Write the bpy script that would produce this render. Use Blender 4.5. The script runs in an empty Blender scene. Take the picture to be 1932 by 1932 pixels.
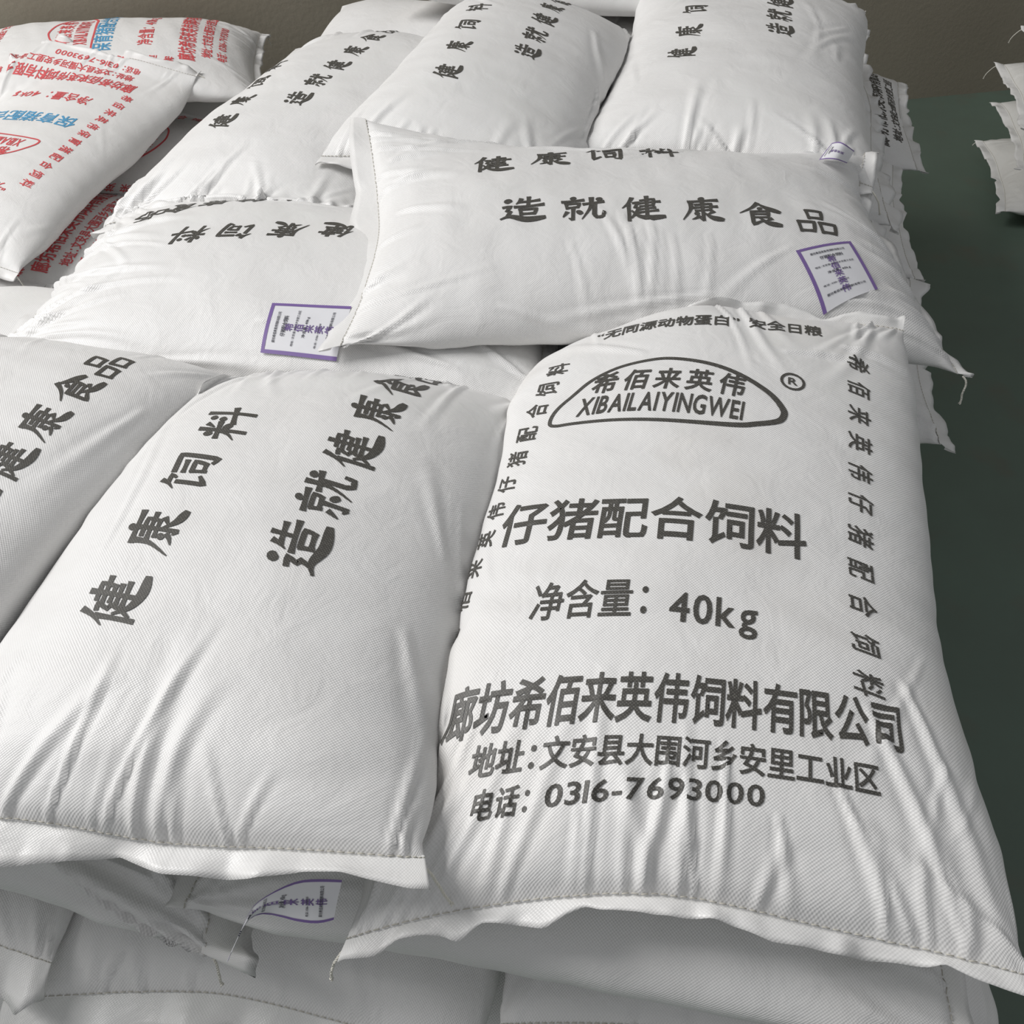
import bpy, bmesh, math, random
import numpy as np
from mathutils import Vector, Matrix
from mathutils.bvhtree import BVHTree

S = bpy.context.scene
COL = S.collection

# ------------------------------------------------------------------ camera
CAM_H = 1.89
cam = bpy.data.objects.new('camera', bpy.data.cameras.new('camera'))
COL.objects.link(cam)
cam.data.sensor_width = 36.0
cam.data.lens = 36.0
cam.data.clip_start = 0.05
_f = Vector((-0.12284, 0.69561, -0.70784)).normalized()
_r = Vector((0.98476, 0.17390, 0.0)).normalized()
_u = _r.cross(_f)
M = Matrix.Identity(4)
for i in range(3):
    M[i][0] = _r[i]; M[i][1] = _u[i]; M[i][2] = -_f[i]
M[2][3] = CAM_H
cam.matrix_world = M
S.camera = cam

# ------------------------------------------------------------------ light
W = bpy.data.worlds.new('hall_daylight'); S.world = W
W.use_nodes = True
W.node_tree.nodes['Background'].inputs[0].default_value = (0.965, 0.98, 1.0, 1)
W.node_tree.nodes['Background'].inputs[1].default_value = 0.38

def area(name, loc, target, sx, sy, power, color):
    d = bpy.data.lights.new(name, 'AREA'); d.shape = 'RECTANGLE'
    d.size = sx; d.size_y = sy; d.energy = power; d.color = color
    o = bpy.data.objects.new(name, d); COL.objects.link(o)
    o.location = loc
    o.rotation_euler = (Vector(target) - Vector(loc)).to_track_quat('-Z', 'Y').to_euler()
    return o
area('skylight', (-5.2, 0.9, 5.3), (-0.3, 1.3, 0.9), 3.0, 3.6, 560, (1.0, 0.987, 0.975))

S.view_settings.view_transform = 'Standard'
S.view_settings.look = 'None'
S.view_settings.gamma = 1.0
S.view_settings.use_curve_mapping = False
S.view_settings.exposure = -0.33

# ------------------------------------------------------------------ materials
def new_mat(name):
    m = bpy.data.materials.new(name); m.use_nodes = True
    nt = m.node_tree
    return m, nt, nt.nodes['Principled BSDF'], nt.nodes['Material Output']

def math_node(nt, op, a, b=None):
    n = nt.nodes.new('ShaderNodeMath'); n.operation = op
    for k, v in ((0, a), (1, b)):
        if v is None: continue
        if isinstance(v, (int, float)): n.inputs[k].default_value = v
        else: nt.links.new(v, n.inputs[k])
    return n.outputs[0]

def weave_height(nt, pitch):
    """plain weave of flat tapes: over / under checker of rounded tapes, UV in metres"""
    uv = nt.nodes.new('ShaderNodeUVMap'); uv.uv_map = 'cloth'
    sep = nt.nodes.new('ShaderNodeSeparateXYZ'); nt.links.new(uv.outputs[0], sep.inputs[0])
    k = math.pi / pitch
    su = math_node(nt, 'SINE', math_node(nt, 'MULTIPLY', sep.outputs[0], k))
    sv = math_node(nt, 'SINE', math_node(nt, 'MULTIPLY', sep.outputs[1], k))
    return uv, math_node(nt, 'MULTIPLY', su, sv)

def cloth_mat(name, base, rough=0.42, pitch=0.0019, bump=0.35, dirt=0.0, trans=0.0):
    m, nt, p, out = new_mat(name)
    uv, h = weave_height(nt, pitch)
    n1 = nt.nodes.new('ShaderNodeTexNoise'); n1.inputs['Scale'].default_value = 9
    n1.inputs['Detail'].default_value = 5
    nt.links.new(uv.outputs[0], n1.inputs['Vector'])
    cr = nt.nodes.new('ShaderNodeValToRGB')
    b = base
    cr.color_ramp.elements[0].position = 0.3; cr.color_ramp.elements[1].position = 0.7
    cr.color_ramp.elements[0].color = (b[0]*.955, b[1]*.95, b[2]*.945, 1)
    cr.color_ramp.elements[1].color = (b[0], b[1], b[2], 1)
    nt.links.new(n1.outputs[0], cr.inputs[0])
    # gaps between the tapes read a little darker
    mx = nt.nodes.new('ShaderNodeMix'); mx.data_type = 'RGBA'; mx.blend_type = 'MULTIPLY'
    mr = nt.nodes.new('ShaderNodeMapRange')
    mr.inputs['From Min'].default_value = -1; mr.inputs['From Max'].default_value = 1
    mr.inputs['To Min'].default_value = 0.91; mr.inputs['To Max'].default_value = 1.03
    nt.links.new(h, mr.inputs['Value'])
    comb = nt.nodes.new('ShaderNodeCombineColor')
    for i in range(3): nt.links.new(mr.outputs[0], comb.inputs[i])
    mx.inputs['Factor'].default_value = 1.0
    nt.links.new(cr.outputs[0], mx.inputs['A']); nt.links.new(comb.outputs[0], mx.inputs['B'])
    col = mx.outputs['Result']
    if dirt > 0:
        n2 = nt.nodes.new('ShaderNodeTexNoise'); n2.inputs['Scale'].default_value = 3.2
        n2.inputs['Detail'].default_value = 8
        nt.links.new(uv.outputs[0], n2.inputs['Vector'])
        r2 = nt.nodes.new('ShaderNodeValToRGB')
        r2.color_ramp.elements[0].position = 0.52; r2.color_ramp.elements[1].position = 0.75
        r2.color_ramp.elements[0].color = (0, 0, 0, 1); r2.color_ramp.elements[1].color = (dirt,)*3 + (1,)
        nt.links.new(n2.outputs[0], r2.inputs[0])
        m2 = nt.nodes.new('ShaderNodeMix'); m2.data_type = 'RGBA'
        nt.links.new(r2.outputs[0], m2.inputs['Factor']); nt.links.new(col, m2.inputs['A'])
        m2.inputs['B'].default_value = (0.55, 0.50, 0.43, 1)
        col = m2.outputs['Result']
    nt.links.new(col, p.inputs['Base Color'])
    p.inputs['Roughness'].default_value = rough
    p.inputs['Specular IOR Level'].default_value = 0.45
    n3 = nt.nodes.new('ShaderNodeTexNoise'); n3.inputs['Scale'].default_value = 140
    n3.inputs['Detail'].default_value = 2
    nt.links.new(uv.outputs[0], n3.inputs['Vector'])
    hh = math_node(nt, 'ADD', h, math_node(nt, 'MULTIPLY', n3.outputs[0], 1.6))
    n4 = nt.nodes.new('ShaderNodeTexNoise'); n4.inputs['Scale'].default_value = 16
    n4.inputs['Detail'].default_value = 3; n4.inputs['Distortion'].default_value = 1.2
    nt.links.new(uv.outputs[0], n4.inputs['Vector'])
    b0 = nt.nodes.new('ShaderNodeBump'); b0.inputs['Strength'].default_value = 0.32
    b0.inputs['Distance'].default_value = 0.006
    nt.links.new(n4.outputs[0], b0.inputs['Height'])
    bp = nt.nodes.new('ShaderNodeBump'); bp.inputs['Strength'].default_value = bump
    bp.inputs['Distance'].default_value = 0.0006
    nt.links.new(b0.outputs[0], bp.inputs['Normal'])
    nt.links.new(hh, bp.inputs['Height']); nt.links.new(bp.outputs[0], p.inputs['Normal'])
    if trans > 0:
        tr = nt.nodes.new('ShaderNodeBsdfTranslucent'); tr.inputs[0].default_value = (base[0], base[1], base[2], 1)
        ms = nt.nodes.new('ShaderNodeMixShader'); ms.inputs[0].default_value = trans
        nt.links.new(p.outputs[0], ms.inputs[1]); nt.links.new(tr.outputs[0], ms.inputs[2])
        nt.links.new(ms.outputs[0], out.inputs[0])
    return m

def ink_mat(name, col, lite, pitch=0.0019):
    """printing ink worn through on the tops of the weave"""
    m, nt, p, out = new_mat(name)
    uv, h = weave_height(nt, pitch)
    n = nt.nodes.new('ShaderNodeTexNoise'); n.inputs['Scale'].default_value = 260
    nt.links.new(uv.outputs[0], n.inputs['Vector'])
    s = math_node(nt, 'ADD', math_node(nt, 'MULTIPLY', h, 0.5), n.outputs[0])
    cr = nt.nodes.new('ShaderNodeValToRGB')
    cr.color_ramp.elements[0].position = 0.55; cr.color_ramp.elements[1].position = 1.0
    cr.color_ramp.elements[0].color = (*col, 1); cr.color_ramp.elements[1].color = (*lite, 1)
    nt.links.new(s, cr.inputs[0]); nt.links.new(cr.outputs[0], p.inputs['Base Color'])
    p.inputs['Roughness'].default_value = 0.5
    return m

def plain_mat(name, col, rough=0.5, scale=30, var=0.06, trans=0.0):
    m, nt, p, out = new_mat(name)
    tc = nt.nodes.new('ShaderNodeTexCoord')
    n = nt.nodes.new('ShaderNodeTexNoise'); n.inputs['Scale'].default_value = scale
    nt.links.new(tc.outputs['Object'], n.inputs['Vector'])
    cr = nt.nodes.new('ShaderNodeValToRGB')
    cr.color_ramp.elements[0].color = tuple(c*(1-var) for c in col) + (1,)
    cr.color_ramp.elements[1].color = tuple(min(1, c*(1+var)) for c in col) + (1,)
    nt.links.new(n.outputs[0], cr.inputs[0]); nt.links.new(cr.outputs[0], p.inputs['Base Color'])
    p.inputs['Roughness'].default_value = rough
    if trans > 0:
        tr = nt.nodes.new('ShaderNodeBsdfTranslucent'); tr.inputs[0].default_value = (*col, 1)
        ms = nt.nodes.new('ShaderNodeMixShader'); ms.inputs[0].default_value = trans
        nt.links.new(p.outputs[0], ms.inputs[1]); nt.links.new(tr.outputs[0], ms.inputs[2])
        nt.links.new(ms.outputs[0], out.inputs[0])
    return m

WHITE = (0.80, 0.795, 0.787)
MAT = dict(
    cloth=cloth_mat('woven_white_cloth', WHITE),
    dusty=cloth_mat('woven_white_cloth_dusty', WHITE, dirt=0.35),
    grey=cloth_mat('woven_greyish_cloth', (0.74, 0.735, 0.71)),
    hem=cloth_mat('hem_cloth', (0.90, 0.895, 0.885), rough=0.35, bump=0.2, trans=0.18),
    black=ink_mat('black_ink', (0.052, 0.049, 0.043), (0.15, 0.145, 0.13)),
    red=ink_mat('red_ink', (0.62, 0.075, 0.085), (0.70, 0.16, 0.16)),
    blue=ink_mat('blue_ink', (0.075, 0.30, 0.52), (0.16, 0.40, 0.60)),
    thread=plain_mat('white_thread', (0.74, 0.72, 0.65), 0.7), stitch=plain_mat('dull_stitching', (0.50, 0.48, 0.42), 0.8),
    paper=plain_mat('tag_paper', (0.80, 0.80, 0.83), 0.4, trans=0.1),
    purple=plain_mat('tag_purple_ink', (0.19, 0.12, 0.33), 0.4),
    tagblack=plain_mat('tag_black_ink', (0.05, 0.05, 0.07), 0.5),
    tagred=plain_mat('tag_red_ink', (0.75, 0.2, 0.25), 0.5),
)

def floor_mat():
    m, nt, p, out = new_mat('green_painted_concrete')
    tc = nt.nodes.new('ShaderNodeTexCoord')
    n = nt.nodes.new('ShaderNodeTexNoise'); n.inputs['Scale'].default_value = 1.7; n.inputs['Detail'].default_value = 9
    n.inputs['Roughness'].default_value = 0.62
    nt.links.new(tc.outputs['Object'], n.inputs['Vector'])
    cr = nt.nodes.new('ShaderNodeValToRGB'); e = cr.color_ramp.elements
    e[0].position = 0.3; e[0].color = (0.102, 0.134, 0.108, 1)
    e[1].position = 0.72; e[1].color = (0.122, 0.172, 0.136, 1)
    nt.links.new(n.outputs[0], cr.inputs[0])
    n2 = nt.nodes.new('ShaderNodeTexNoise'); n2.inputs['Scale'].default_value = 5.5; n2.inputs['Detail'].default_value = 10
    nt.links.new(tc.outputs['Object'], n2.inputs['Vector'])
    r2 = nt.nodes.new('ShaderNodeValToRGB'); e = r2.color_ramp.elements
    e[0].position = 0.56; e[0].color = (0, 0, 0, 1); e[1].position = 0.8; e[1].color = (0.7, 0.7, 0.7, 1)
    nt.links.new(n2.outputs[0], r2.inputs[0])
    mx = nt.nodes.new('ShaderNodeMix'); mx.data_type = 'RGBA'
    nt.links.new(r2.outputs[0], mx.inputs['Factor']); nt.links.new(cr.outputs[0], mx.inputs['A'])
    mx.inputs['B'].default_value = (0.135, 0.126, 0.098, 1)
    nt.links.new(mx.outputs['Result'], p.inputs['Base Color'])
    p.inputs['Roughness'].default_value = 0.45
    p.inputs['Specular IOR Level'].default_value = 0.3
    return m

def wall_mat():
    m, nt, p, out = new_mat('bare_plaster')
    tc = nt.nodes.new('ShaderNodeTexCoord')
    n = nt.nodes.new('ShaderNodeTexNoise'); n.inputs['Scale'].default_value = 1.3; n.inputs['Detail'].default_value = 10
    nt.links.new(tc.outputs['Object'], n.inputs['Vector'])
    cr = nt.nodes.new('ShaderNodeValToRGB'); e = cr.color_ramp.elements
    e[0].position = 0.3; e[0].color = (0.29, 0.258, 0.20, 1)
    e[1].position = 0.72; e[1].color = (0.355, 0.32, 0.254, 1)
    nt.links.new(n.outputs[0], cr.inputs[0]); nt.links.new(cr.outputs[0], p.inputs['Base Color'])
    p.inputs['Roughness'].default_value = 0.9
    n2 = nt.nodes.new('ShaderNodeTexNoise'); n2.inputs['Scale'].default_value = 60; n2.inputs['Detail'].default_value = 4
    nt.links.new(tc.outputs['Object'], n2.inputs['Vector'])
    bp = nt.nodes.new('ShaderNodeBump'); bp.inputs['Strength'].default_value = 0.25; bp.inputs['Distance'].default_value = 0.004
    nt.links.new(n2.outputs[0], bp.inputs['Height']); nt.links.new(bp.outputs[0], p.inputs['Normal'])
    return m

# ------------------------------------------------------------------ generic mesh helper
def link_mesh(name, verts, faces, mat, parent=None, origin=(0, 0, 0), uvs=None, smooth=True):
    me = bpy.data.meshes.new(name)
    v = np.asarray(verts, dtype=float) - np.asarray(origin, dtype=float)
    me.from_pydata(v.tolist(), [], faces)
    if uvs is not None:
        lay = me.uv_layers.new(name='cloth')
        idx = np.empty(len(me.loops), dtype=np.int32)
        me.loops.foreach_get('vertex_index', idx)
        lay.data.foreach_set('uv', np.asarray(uvs, dtype=np.float32)[idx].ravel())
    if smooth:
        me.polygons.foreach_set('use_smooth', np.ones(len(me.polygons), dtype=bool))
    me.materials.append(mat)
    me.update()
    o = bpy.data.objects.new(name, me); COL.objects.link(o)
    if parent is not None:
        o.parent = parent          # parents are unrotated empties at `origin`
    else:
        o.location = origin
    return o

# ------------------------------------------------------------------ room
def slab(name, corners, thick, mat):
    c = [Vector(p) for p in corners]
    n = (c[1]-c[0]).cross(c[2]-c[0]).normalized()
    vs = [tuple(p) for p in c] + [tuple(p - n*thick) for p in c]
    k = len(c)
    fs = [tuple(range(k)), tuple(reversed(range(k, 2*k)))]
    for i in range(k):
        j = (i+1) % k
        fs.append((i, i+k, j+k, j))
    o = link_mesh(name, vs, fs, mat, smooth=False)
    o['kind'] = 'structure'
    return o
wd = Vector((0.927, 0.375, 0)); wp = Vector((0.88, 4.64, 0))
wl = wp - wd*4.6; wr = wp + wd*4.2
slab('floor', [(-3.2, -1.6, 0), (4.6, -1.6, 0), (4.6, 6.3, 0), (-3.2, 6.3, 0)], 0.1, floor_mat())
slab('wall_back', [(wl.x, wl.y, -0.1), (wr.x, wr.y, -0.1), (wr.x, wr.y, 3.2), (wl.x, wl.y, 3.2)], 0.15, wall_mat())

# ------------------------------------------------------------------ sacks
def waves(rng, n, lo, hi):
    a = rng.uniform(0, 2*math.pi, n); k = rng.uniform(lo, hi, n); ph = rng.uniform(0, 2*math.pi, n)
    return [(k[i]*math.cos(a[i]), k[i]*math.sin(a[i]), ph[i]) for i in range(n)]
def wave_eval(ws, u, v):
    return sum(np.sin(a*u + b*v + p) for a, b, p in ws) / math.sqrt(len(ws))

def ring_table(bt, bb, per, n, nu):
    """cross-section of the filled tube: arc-length samples starting at the top centre, going right"""
    ph = np.linspace(0, 2*math.pi, 721)
    sx = np.sign(np.sin(ph))*np.abs(np.sin(ph))**(2/n)
    cz = np.sign(np.cos(ph))*np.abs(np.cos(ph))**(2/n)
    z = np.where(cz > 0, cz*bt, cz*bb)
    lo, hi = 0.05, per/4 + 0.01
    for _ in range(26):
        a = (lo+hi)/2
        x = a*sx
        L = np.hypot(np.diff(x), np.diff(z)).sum()
        if L > per: hi = a
        else: lo = a
    x = a*sx
    s = np.concatenate([[0], np.cumsum(np.hypot(np.diff(x), np.diff(z)))])
    q = (np.arange(nu)/nu - 0.5) * s[-1]         # u from -Wf .. Wf
    q = np.mod(q, s[-1])
    return np.interp(q, s, x), np.interp(q, s, z)

PLACED = []          # (bvh, bbox, vertices) of sacks already lying
NU0, NV0 = 64, 44

def smooth_field(D, it):
    for _ in range(it):
        A = 0.25*(np.roll(D, 1, 1) + np.roll(D, -1, 1)) + 0.5*D
        B = A.copy()
        B[1:-1] = 0.25*(A[2:] + A[:-2]) + 0.5*A[1:-1]
        D = B
    return D

GRID_F = [(i*NU0+j, i*NU0+(j+1) % NU0, (i+1)*NU0+(j+1) % NU0, (i+1)*NU0+j) for i in range(NV0) for j in range(NU0)]

def collide(P, rounds=8, eps=0.005):
    """press a sack against those already lying: first softly, then hard"""
    for r in range(rounds):
        D = np.zeros_like(P)
        mn = P.reshape(-1, 3).min(0) - 0.01; mx = P.reshape(-1, 3).max(0) + 0.01
        near = [q for q in PLACED if not ((q[1] > mx).any() or (q[2] < mn).any())]
        for bvh, b0, b1, pv in near:
            m = ((P >= b0-0.005) & (P <= b1+0.005)).all(-1)
            for i, j in np.argwhere(m):
                co = Vector(P[i, j] + D[i, j])
                loc, nor, idx, dist = bvh.find_nearest(co, 0.14)
                if loc is None: continue
                d = (co-loc).dot(nor)
                if d < eps and (dist < 0.02 or abs(d) > 0.5*dist):
                    D[i, j] += np.array(loc + nor*eps - co)
        if r < rounds-3:
            Ds = smooth_field(D, 3)
            big = np.linalg.norm(D, axis=-1) > 0
            D = np.where(big[..., None], 0.65*D + 0.35*Ds, Ds)
        elif r < rounds-1:
            D = 0.5*D + 0.5*smooth_field(D, 1)
        P = P + D
        P[..., 2] = np.maximum(P[..., 2], 0.004)
    return P

def upsample(P, nu, nv):
    """periodic in u (axis 1), open in v (axis 0); cubic"""
    def cubic(A, n_out, periodic):
        n = A.shape[0]
        if periodic:
            t = np.arange(n_out)/n_out*n
        else:
            t = np.linspace(0, n-1, n_out)
        i = np.floor(t).astype(int); f = (t-i)[:, None, None]
        g = (lambda k: A[np.mod(k, n)]) if periodic else (lambda k: A[np.clip(k, 0, n-1)])
        p0, p1, p2, p3 = g(i-1), g(i), g(i+1), g(i+2)
        return 0.5*((2*p1) + (-p0+p2)*f + (2*p0-5*p1+4*p2-p3)*f**2 + (-p0+3*p1-3*p2+p3)*f**3)
    Q = cubic(P, nv, False)
    Q = np.swapaxes(cubic(np.swapaxes(Q, 0, 1), nu, True), 0, 1)
    return Q

def grid_normals(P):
    du = np.roll(P, -1, 1) - np.roll(P, 1, 1)
    dv = np.empty_like(P)
    dv[1:-1] = P[2:] - P[:-2]; dv[0] = P[1]-P[0]; dv[-1] = P[-1]-P[-2]
    N = np.cross(du, dv)
    N /= np.linalg.norm(N, axis=-1, keepdims=True) + 1e-12
    return N

class Sack: pass

def make_sack(label, cx, cy, z0, yaw, L=0.88, Wf=0.62, bt=0.10, bb=0.06, n=2.08,
              seed=0, res=1, lift=(0, 0), tilt=(0, 0), bow=0.0, pull=0.025, cor=None,
              folds=(10, 10), fold_len=(0.06, 0.22), fold_amp=0.0035, body_folds=5, lump=0.004,
              seam_z=(0.45, 0.45), end_p=(2.9, 3.6), shear=0.0, taper=0.0, group='white feed sacks in the stack', mat='cloth',
              extra=None, solid=True, wave_end=0.006, xf=()):
    """u: across (0 = middle of the upper face), v: along; v=0 at the end the print stands on.
    lift/seam_z are per end: index 0 is v=0, 1 is v=L; cor: (across, along, up) shifts of the corners v0 left, v0 right, v1 left, v1 right"""
    rng = np.random.default_rng(seed+11)
    s = Sack(); s.Wf = Wf; s.L = L
    nu, nv = NU0, NV0
    P = np.zeros((nv+1, nu, 3))
    per = 2*Wf
    U = (np.arange(nu)/nu - 0.5)*per
    sU = np.clip(np.where(np.abs(U) <= Wf/2, U, np.sign(U)*Wf - U)/(Wf/2), -1, 1)   # -1..1 across
    tt = np.linspace(-1, 1, nv+1)
    tt = np.sign(tt)*(1-(1-np.abs(tt))**1.15)          # finer towards the seams
    s.tt = tt
    H = bt+bb
    for i, t in enumerate(tt):
        e = 0 if t < 0 else 1
        f = max(0.0, 1-abs(t)**end_p[e])**0.60
        b1 = max(0.0025, bt*f); b2 = max(0.0025, bb*f)
        x, z = ring_table(b1, b2, per*0.985, n + 0.0*f, nu)
        k = abs(t)
        zc = bb + (seam_z[e]*H - bb)*k**3 + lift[e]*k**2.2
        zc += (tilt[1]*t)
        ramp = k**3
        wl_, wr_ = ramp*np.maximum(-sU, 0)**1.6, ramp*np.maximum(sU, 0)**1.6
        c0, c1 = (cor[2*e], cor[2*e+1]) if cor else ((0, 0, 0), (0, 0, 0))
        ends = k**6
        y = t*L/2 - np.sign(t)*pull*ends*(1-sU**2)
        P[i, :, 0] = x*(1+taper*t) + shear*t*L/2 + bow*(1-t*t) + wl_*c0[0] + wr_*c1[0]
        P[i, :, 1] = y + wl_*c0[1] + wr_*c1[1]
        P[i, :, 2] = z0 + z + zc + tilt[0]*sU + wl_*c0[2] + wr_*c1[2]
        # the sewn mouth never stays straight
        P[i, :, 2] += ends*wave_end*np.sin(sU*7.3+seed*1.7+e)*0.8
    ca, sa = math.cos(math.radians(yaw)), math.sin(math.radians(yaw))
    X = P[..., 0].copy(); Y = P[..., 1].copy()
    P[..., 0] = cx + ca*X - sa*Y
    P[..., 1] = cy + sa*X + ca*Y
    if extra is not None: P = extra(P, sU, tt, U)
    lw = waves(rng, 7, 12, 30)
    UU, VV = np.meshgrid(U, (tt+1)*L/2)
    N = grid_normals(P)
    env = np.clip(1-np.abs(tt), 0, 1)[:, None]**0.4
    # periodic-safe lumps: evaluate on circle
    Uc = np.sin(UU/per*2*math.pi)*per/6.28; Us = np.cos(UU/per*2*math.pi)*per/6.28
    P = P + N*(lump*env*(wave_eval(lw, Uc*1.0+Us*0.6, VV))*0.7)[..., None]
    if solid:
        P = collide(P)
        # the flat sewn mouth lies as one smooth edge: relax along it
        for i, t in enumerate(tt):
            kk = np.clip((abs(t)-0.74)/0.2, 0, 1)
            if kk <= 0: continue
            R_ = P[i].copy()
            for _ in range(6): R_ = 0.25*np.roll(R_, 1, 0) + 0.25*np.roll(R_, -1, 0) + 0.5*R_
            P[i] = (1-kk)*P[i] + kk*R_
    else: P[..., 2] = np.maximum(P[..., 2], 0.004)
    s.coarse = P
    # contact shape for the ones to come
    vs = P.reshape(-1, 3)
    bvh = BVHTree.FromPolygons([tuple(p) for p in vs], GRID_F)
    PLACED.append((bvh, vs.min(0), vs.max(0), vs.copy()))
    s.bvh = bvh
    # fine cloth
    nu2 = int(NU0*res); nv2 = int(NV0*res)+1
    Q = upsample(P, nu2, nv2) if res != 1 else P
    if res == 1: nv2 = NV0+1
    tf = np.interp(np.linspace(0, NV0, nv2), np.arange(NV0+1), tt)
    u1 = (np.arange(nu2)/nu2 - 0.5)*per
    v1 = (tf+1)*L/2
    UU, VV = np.meshgrid(u1, v1)
    if res > 1:
        N = grid_normals(Q)
        D = np.zeros_like(UU)
        def fold(uc, vc, ang, ln, wd, amp):
            nonlocal D
            du = (UU-uc+per/2) % per - per/2
            dv = VV-vc
            ca, sa = math.cos(ang), math.sin(ang)
            al = du*sa + dv*ca; ac = du*ca - dv*sa
            bend = ac - 0.9*rb*al*al
            q = np.clip(al/ln, -0.15, 1)
            e = np.where((al > -0.15*ln) & (al < ln), np.sin(np.clip((q+0.15)/1.15, 0, 1)**0.55*math.pi)**0.8, 0)
            w = wd*(0.55+0.9*np.clip(q, 0, 1))
            y = bend/w
            D += amp*e*(np.exp(-y*y) - 0.55*np.exp(-(y-1.5)**2) - 0.25*np.exp(-(y+1.6)**2))
        for e in (0, 1):
            for k in range(folds[e]):
                rb = rng.uniform(-1.5, 1.5)
                uc = rng.uniform(-Wf*0.52, Wf*0.52)
                if rng.random() < 0.25: uc = rng.choice([-1, 1])*rng.uniform(0.3, 0.52)*Wf
                ang = rng.normal(0, 0.22) - 0.5*uc/(Wf/2)*rng.uniform(0, 1)
                ln = rng.uniform(*fold_len)
                v0 = 0.004 if e == 0 else L-0.004
                a = ang if e == 0 else math.pi - ang
                fold(uc, v0, a, ln, rng.uniform(0.004, 0.009), fold_amp*rng.uniform(0.5, 1.3))
        for k in range(body_folds):
            rb = rng.uniform(-1, 1)
            side = rng.choice([-1, 1])
            fold(side*rng.uniform(0.25, 0.5)*Wf, rng.uniform(0.12, 0.88)*L, rng.uniform(-0.7, 0.7)+ (math.pi if rng.random() < .5 else 0),
                 rng.uniform(0.08, 0.26), rng.uniform(0.005, 0.012), fold_amp*0.7*rng.uniform(0.4, 1.1))
        rb = 0.6
        for q in xf: fold(*q[:5], q[5]*0.7)
        fw = waves(rng, 8, 60, 130)
        D += 0.0006*wave_eval(fw, UU*0.5, VV)*(np.abs(UU) < 0.9*Wf)
        edge = np.clip((1-np.abs(tf))/0.02, 0, 1)[:, None]
        back = np.clip((Wf*0.98-np.abs(UU))/(0.25*Wf), 0, 1)
        Q = Q + N*(D*edge*back)[..., None]
    s.Q = Q; s.nu = nu2; s.nv = nv2; s.v1 = v1
    s.N = grid_normals(Q)
    s.out = [None, None]
    # root
    flat = Q.reshape(-1, 3)
    s.base = (float(flat[:, 0].mean()), float(flat[:, 1].mean()), float(flat[:, 2].min()))
    root = bpy.data.objects.new('feed_sack', None); COL.objects.link(root)
    root.empty_display_size = 0.1
    root.location = s.base
    root['label'] = label; root['category'] = 'sack'; root['group'] = group
    s.root = root
    faces = [(i*nu2+j, i*nu2+(j+1) % nu2, (i+1)*nu2+(j+1) % nu2, (i+1)*nu2+j) for i in range(nv2-1) for j in range(nu2)]
    h = nu2//2
    # close the two sewn ends
    for i, flip in ((0, True), (nv2-1, False)):
        for j in range(h//2):
            a, b = h+j, h+j+1
            c, d = nu2-j-1, (nu2-j) % nu2
            qd = [i*nu2+a, i*nu2+b, i*nu2+c, i*nu2+d]
            if len(set(qd)) == 4: faces.append(tuple(reversed(qd)) if flip else tuple(qd))
        for j in range(h//2):
            a, b = h-j, h-j-1
            c, d = j+1, j
            qd = [i*nu2+a, i*nu2+b, i*nu2+c, i*nu2+d]
            if len(set(qd)) == 4: faces.append(tuple(qd) if flip else tuple(reversed(qd)))
    uv = np.stack([UU, VV], -1).reshape(-1, 2)
    link_mesh('sack_body', flat, faces, MAT[mat], root, s.base, uv)
    return s

def surf(s, u, v, off=0.0):
    """points on the upper cloth at cloth coordinates u (across), v (along)"""
    u = np.asarray(u, float); v = np.asarray(v, float)
    fu = (u/(2*s.Wf) + 0.5)*s.nu
    fv = np.interp(v, s.v1, np.arange(s.nv))
    iu = np.floor(fu).astype(int); iv = np.clip(np.floor(fv).astype(int), 0, s.nv-2)
    a = (fu-iu)[..., None]; b = (fv-iv)[..., None]
    i0, i1 = np.mod(iu, s.nu), np.mod(iu+1, s.nu)
    def g(A): return (A[iv, i0]*(1-a) + A[iv, i1]*a)*(1-b) + (A[iv+1, i0]*(1-a) + A[iv+1, i1]*a)*b
    p = g(s.Q)
    if off: p = p + g(s.N)*off
    return p

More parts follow.
